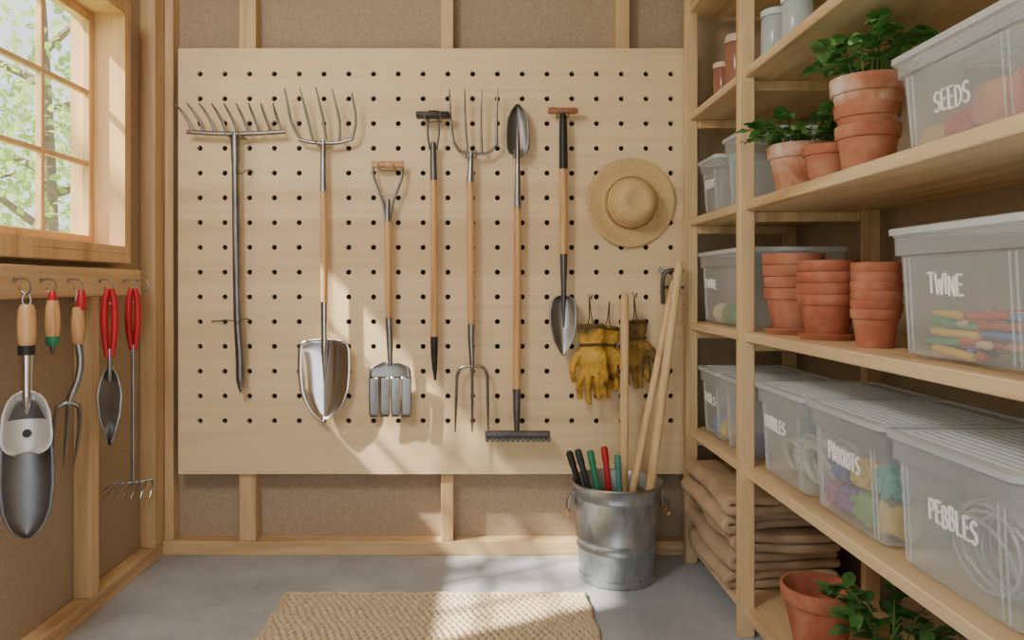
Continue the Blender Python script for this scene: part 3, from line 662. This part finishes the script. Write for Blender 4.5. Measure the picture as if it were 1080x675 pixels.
for k,(x,y) in enumerate(((.9,2.77),(.9,2.86),(.9,2.5),(.9,2.6))):
    ball(x,y,Z1+.042,.036,ym[(k+1)%7],'ball of %s yarn inside a clear bin'%yc[(k+1)%7][1],'yarn balls in the bin')
for k,(x,y) in enumerate(((.9,2.85),(.9,2.74),(.9,2.62))):
    ball(x,y,SZ[2]+.042,.036,ym[(k+5)%7],'ball of %s yarn inside a clear bin'%yc[(k+5)%7][1],'yarn balls in the bin')
for k,(y,c,sz) in enumerate(((1.25,'#bf5a3c',.05),(1.34,'#cf8a50',.045),(1.43,'#b85040',.03),(1.51,'#d0b070',.025))):
    bundle(.93,y,SZ[3]+.012+sz,.045,.046,sz,colm(c),'seed_packet','crumpled %s seed packet inside the SEEDS bin'%('red','orange','red','cream')[k],'packet','seed packets in the bin',20+k,.6)
def coil(x,y,z,rad,n,tr,m,name,lab,cat,w=.12,seed=1):
    rn=random.Random(seed); b=nb(); pts=[]; N=n*28
    for i in range(N+1):
        t=i/N; a=t*n*2*pi; rr_=rad*(1-.20*math.sin(t*17)**2-.05*math.sin(a*.37)); pts.append((x+w*(t-.5)+.012*math.sin(a*.5+1)+.010*math.cos(a+t*9),y+rr_*1.35*math.cos(a)+.014*math.sin(t*23),z+rr_*.98*math.sin(a)-(rad-rr_)*.8))
    tube(b,pts,tr,7); solo(name,lab,cat,b,m,(x,y,z))
hose=simple('grey_hose','#a9aeb2',.3); rope=simple('pale_rope','#cfc9bb',.9,0,.15,60,.5,200)
coil(.965,1.36,Z1+.094,.082,15,.0034,hose,'hose_coil','coiled pale grey hose inside the PEBBLES bin','hose',.13,1)
coil(.96,2.09,Z1+.078,.058,9,.0075,rope,'rope_coil','coiled pale rope inside the BUBBLES bin','rope',.10,2)
coil(.96,2.24,Z1+.068,.048,8,.0075,rope,'rope_coil','small coil of pale rope inside the BUBBLES bin','rope',.10,3)
# ================= LEFT RAIL + HAND TOOLS
b=nb(); box(b,-1.30,-1.282,1.3,2.84,1.06,1.155,bev=.003); solo('hook_rail','pine board rail with metal hooks below the window','hook rail',b,pineY,(-1.29,2.1,1.06))
def whook(y):
    b=nb(); z=1.112; x=-1.281
    lathe(b,[(0,0),(.007,0),(.007,.003),(0,.003)],(0,0,0),12)
    for v in b.verts: v.co=Vector((x+v.co.z,y+v.co.x,z+v.co.y))
    tube(b,cr([(x,y,z),(x+.022,y,z+.004),(x+.04,y,z-.004),(x+.045,y,z-.026),(x+.034,y,z-.038),(x+.02,y,z-.03),(x+.018,y,z-.02)]),.0026,7)
    solo('wall_hook','small steel cup hook screwed into the pine rail','hook',b,steel_m,(x,y,z),'hooks on the rail')
HX=-1.247
def tl(r,name,pts,rad,mat,seg=12,sy=1,parent=None):
    b=nb(); tube(b,cr(pts,4) if len(pts)>2 else pts,rad,seg,sy); return part(r,name,b,mat,local=True,parent=parent)
def htool(name,lab,cat,y,rz): 
    whook(y); r=thing(name,lab,cat,(HX,y,1.076),'hand tools on the rail',rot=(0,0,rz))
    b=nb(); tube(b,cr([(0,0,-.04),(-.010,0,-.02),(0,0,0.004),(.010,0,-.02),(0,0,-.04)]),.0022,6); part(r,'hanging_loop',b,steel_m,local=True); return r
A=math.radians(28)
# T1 trowel
r=htool('hand_trowel','large steel hand trowel with wooden handle on a hook','trowel',2.07,A)
tl(r,'handle',[(0,0,-.03),(0,0,-.045),(0,0,-.08),(0,0,-.12),(0,0,-.145)],[.014,.021,.0235,.023,.018],hand,16)
tl(r,'collar',[(0,0,-.142),(0,0,-.168)],[.0215,.021],black,16)
tl(r,'shank',[(0,0,-.16),(0,.0,-.22),(0,.0,-.275),(0,.004,-.31),(0,.012,-.33)],[.016,.014,.014,.012,.004],steel)
b=nb()
def f1(u,v):
    s=2*u-1; w=interp([(0,.018),(.06,.034),(.16,.050),(.4,.064),(.62,.067),(.80,.060),(.90,.046),(.96,.030),(.99,.014),(1,.003)],v); return Vector((s*w,.0+.030*(1-s*s)*min(1,v*4)*(1.1-v*.6),-.285-.385*v))
sheet(b,f1,14,40); part(r,'blade',b,simple('trowel_steel','#808183',.38,.95,.15,8,.06,20),local=True,mods=(SOL,))
b=nb()
def f1b(u,v):
    s=2*u-1; w=interp([(0,.012),(.06,.032),(.16,.046),(.35,.057),(.7,.063),(.85,.060),(.95,.048),(1,.030)],v); return Vector((s*w,-.008+.027*(1-s*s)*min(1,v*3),-.265-.175*v))
sheet(b,f1b,14,30); cb=part(r,'blade_collar',b,simple('satin_steel','#d9d9d7',.42,.6,.05),local=True,mods=(SOL,),label='pale rounded satin steel collar')
b=nb(); tube(b,[(0,.010,-.385),(0,.018,-.385)],[.011,.011],16); part(r,'rivet_hole',b,black,local=True,parent=cb)
# T2
r=htool('hand_dibber','short wooden hand tool handle with red top and green collar','hand tool',2.195,A)
tl(r,'top_grip',[(0,0,.006),(0,0,-.008),(0,0,-.024)],[.007,.012,.013],red); tl(r,'handle',[(0,0,-.022),(0,0,-.05),(0,0,-.09),(0,0,-.13)],[.014,.019,.021,.017],hand,16); tl(r,'collar',[(0,0,-.126),(0,0,-.14),(0,0,-.152)],[.019,.0195,.016],green,16); tl(r,'tang',[(0,0,-.15),(0,0,-.165),(0,0,-.178)],[.009,.007,.003],steel_d)
# T3 fork
r=htool('hand_fork','steel hand fork with curved prongs and wooden handle on a hook','hand fork',2.34,A)
tl(r,'handle',[(-.004,0,-.045),(-.004,0,-.09),(-.004,0,-.135),(-.004,0,-.16)],[.015,.02,.019,.014],hand,16)
tl(r,'top_grip',[(.006,0,.008),(.006,0,-.02),(.004,0,-.055)],[.008,.015,.014],red)
tl(r,'shank',[(-.003,0,-.155),(.004,0,-.21),(-.004,0,-.27),(-.022,0,-.32),(-.03,0,-.345)],[.012,.011,.011,.012,.010],steel_m,12,.7)
hd=tl(r,'fork_head',[(-.060,0,-.352),(-.046,0,-.343),(-.03,0,-.338),(-.014,0,-.343),(0,0,-.352)],.0075,steel_m,10)
for k,s in enumerate((-1,0,1)):
    tl(r,'tine',[(-.03+s*.028,0,-.345),(-.033+s*.034,-.004,-.40),(-.036+s*.032,-.004,-.46),(-.042+s*.026,.006,-.535)],[.007,.0068,.0062,.0018],steel_m,8,parent=hd)
# T4
r=htool('weeding_trowel','narrow pointed steel trowel with double red grips','hand tool',2.53,A)
for s in (-1,1): tl(r,'grip',[(s*.006,0,.010),(s*.013,0,-.03),(s*.0165,0,-.09),(s*.013,0,-.16),(s*.007,0,-.22)],[.008,.0115,.013,.012,.008],red,12)
tl(r,'shank',[(0,0,-.19),(0,0,-.25),(0,.004,-.30)],[.008,.008,.006],steel_m)
b=nb()
def f4(u,v):
    s=2*u-1; w=interp([(0,.006),(.12,.026),(.35,.04),(.6,.034),(.85,.016),(1,.002)],v); return Vector((s*w,.02*(1-abs(s)),-.25-.265*v))
sheet(b,f4,10,20); part(r,'blade',b,steel_m,local=True,mods=(SOL,))
# T5 hand rake
r=htool('hand_rake','long-stemmed hand rake with sideways thin tines and red grip','hand rake',2.70,A)
for s in (-1,1): tl(r,'grip',[(s*.005,0,.010),(s*.012,0,-.02),(s*.0155,0,-.09),(s*.012,0,-.15),(s*.006,0,-.21)],[.008,.0115,.013,.012,.007],red,12)
tl(r,'stem',[(0,0,-.19),(0,0,-.4),(0,0,-.68)],[.007,.006,.006],steel_m)
hd=tl(r,'rake_head',[(-.065,0,-.676),(-.03,0,-.68),(0,0,-.68),(.03,0,-.68),(.065,0,-.676)],.0055,steel_m,8)
for k in range(7):
    s=(k-3)/3; tl(r,'tine',[(s*.06,0,-.678),(s*.075-.012,-.025,-.688),(s*.085-.028,-.05,-.700),(s*.09-.042,-.065,-.725)],[.0036,.0034,.0015],steel_m,6,parent=hd)
whook(2.80)
# ================= LIGHTS
w=bpy.data.worlds.new('World'); bpy.context.scene.world=w; w.use_nodes=True
bg=w.node_tree.nodes['Background']; bg.inputs['Color'].default_value=(.92,.96,1,1); bg.inputs['Strength'].default_value=2.1
def light(name,kind,loc,target,energy,color,size=None,sy=None):
    d=bpy.data.lights.new(name,kind); d.energy=energy; d.color=color; o=bpy.data.objects.new(name,d); place(o); o.location=loc
    o.rotation_euler=(Vector(target)-Vector(loc)).to_track_quat('-Z','Y').to_euler()
    if kind=='AREA': d.shape='RECTANGLE'; d.size=size; d.size_y=sy or size
    if kind=='SUN': d.angle=math.radians(size)
    return o
light('sun','SUN',(-4,.5,4.5),Vector((-4,.5,4.5))+Vector((1.36,.70,-1.46)),23,(1,.86,.67),1.6)
light('daylight_fill','AREA',(-1.0,.9,2.35),(.1,3.0,.8),27,(1,.93,.84),.55,.45)  # added soft fill standing in for door daylight; no actual lamp here
cam=bpy.data.cameras.new('camera'); co=bpy.data.objects.new('camera',cam); place(co)
co.location=(0,0,EYE); co.rotation_euler=(pi/2,0,0); cam.sensor_width=36; cam.lens=F/1080*36; cam.shift_x=30/1080; cam.shift_y=-37.5/1080; cam.clip_start=.05
bpy.context.scene.camera=co
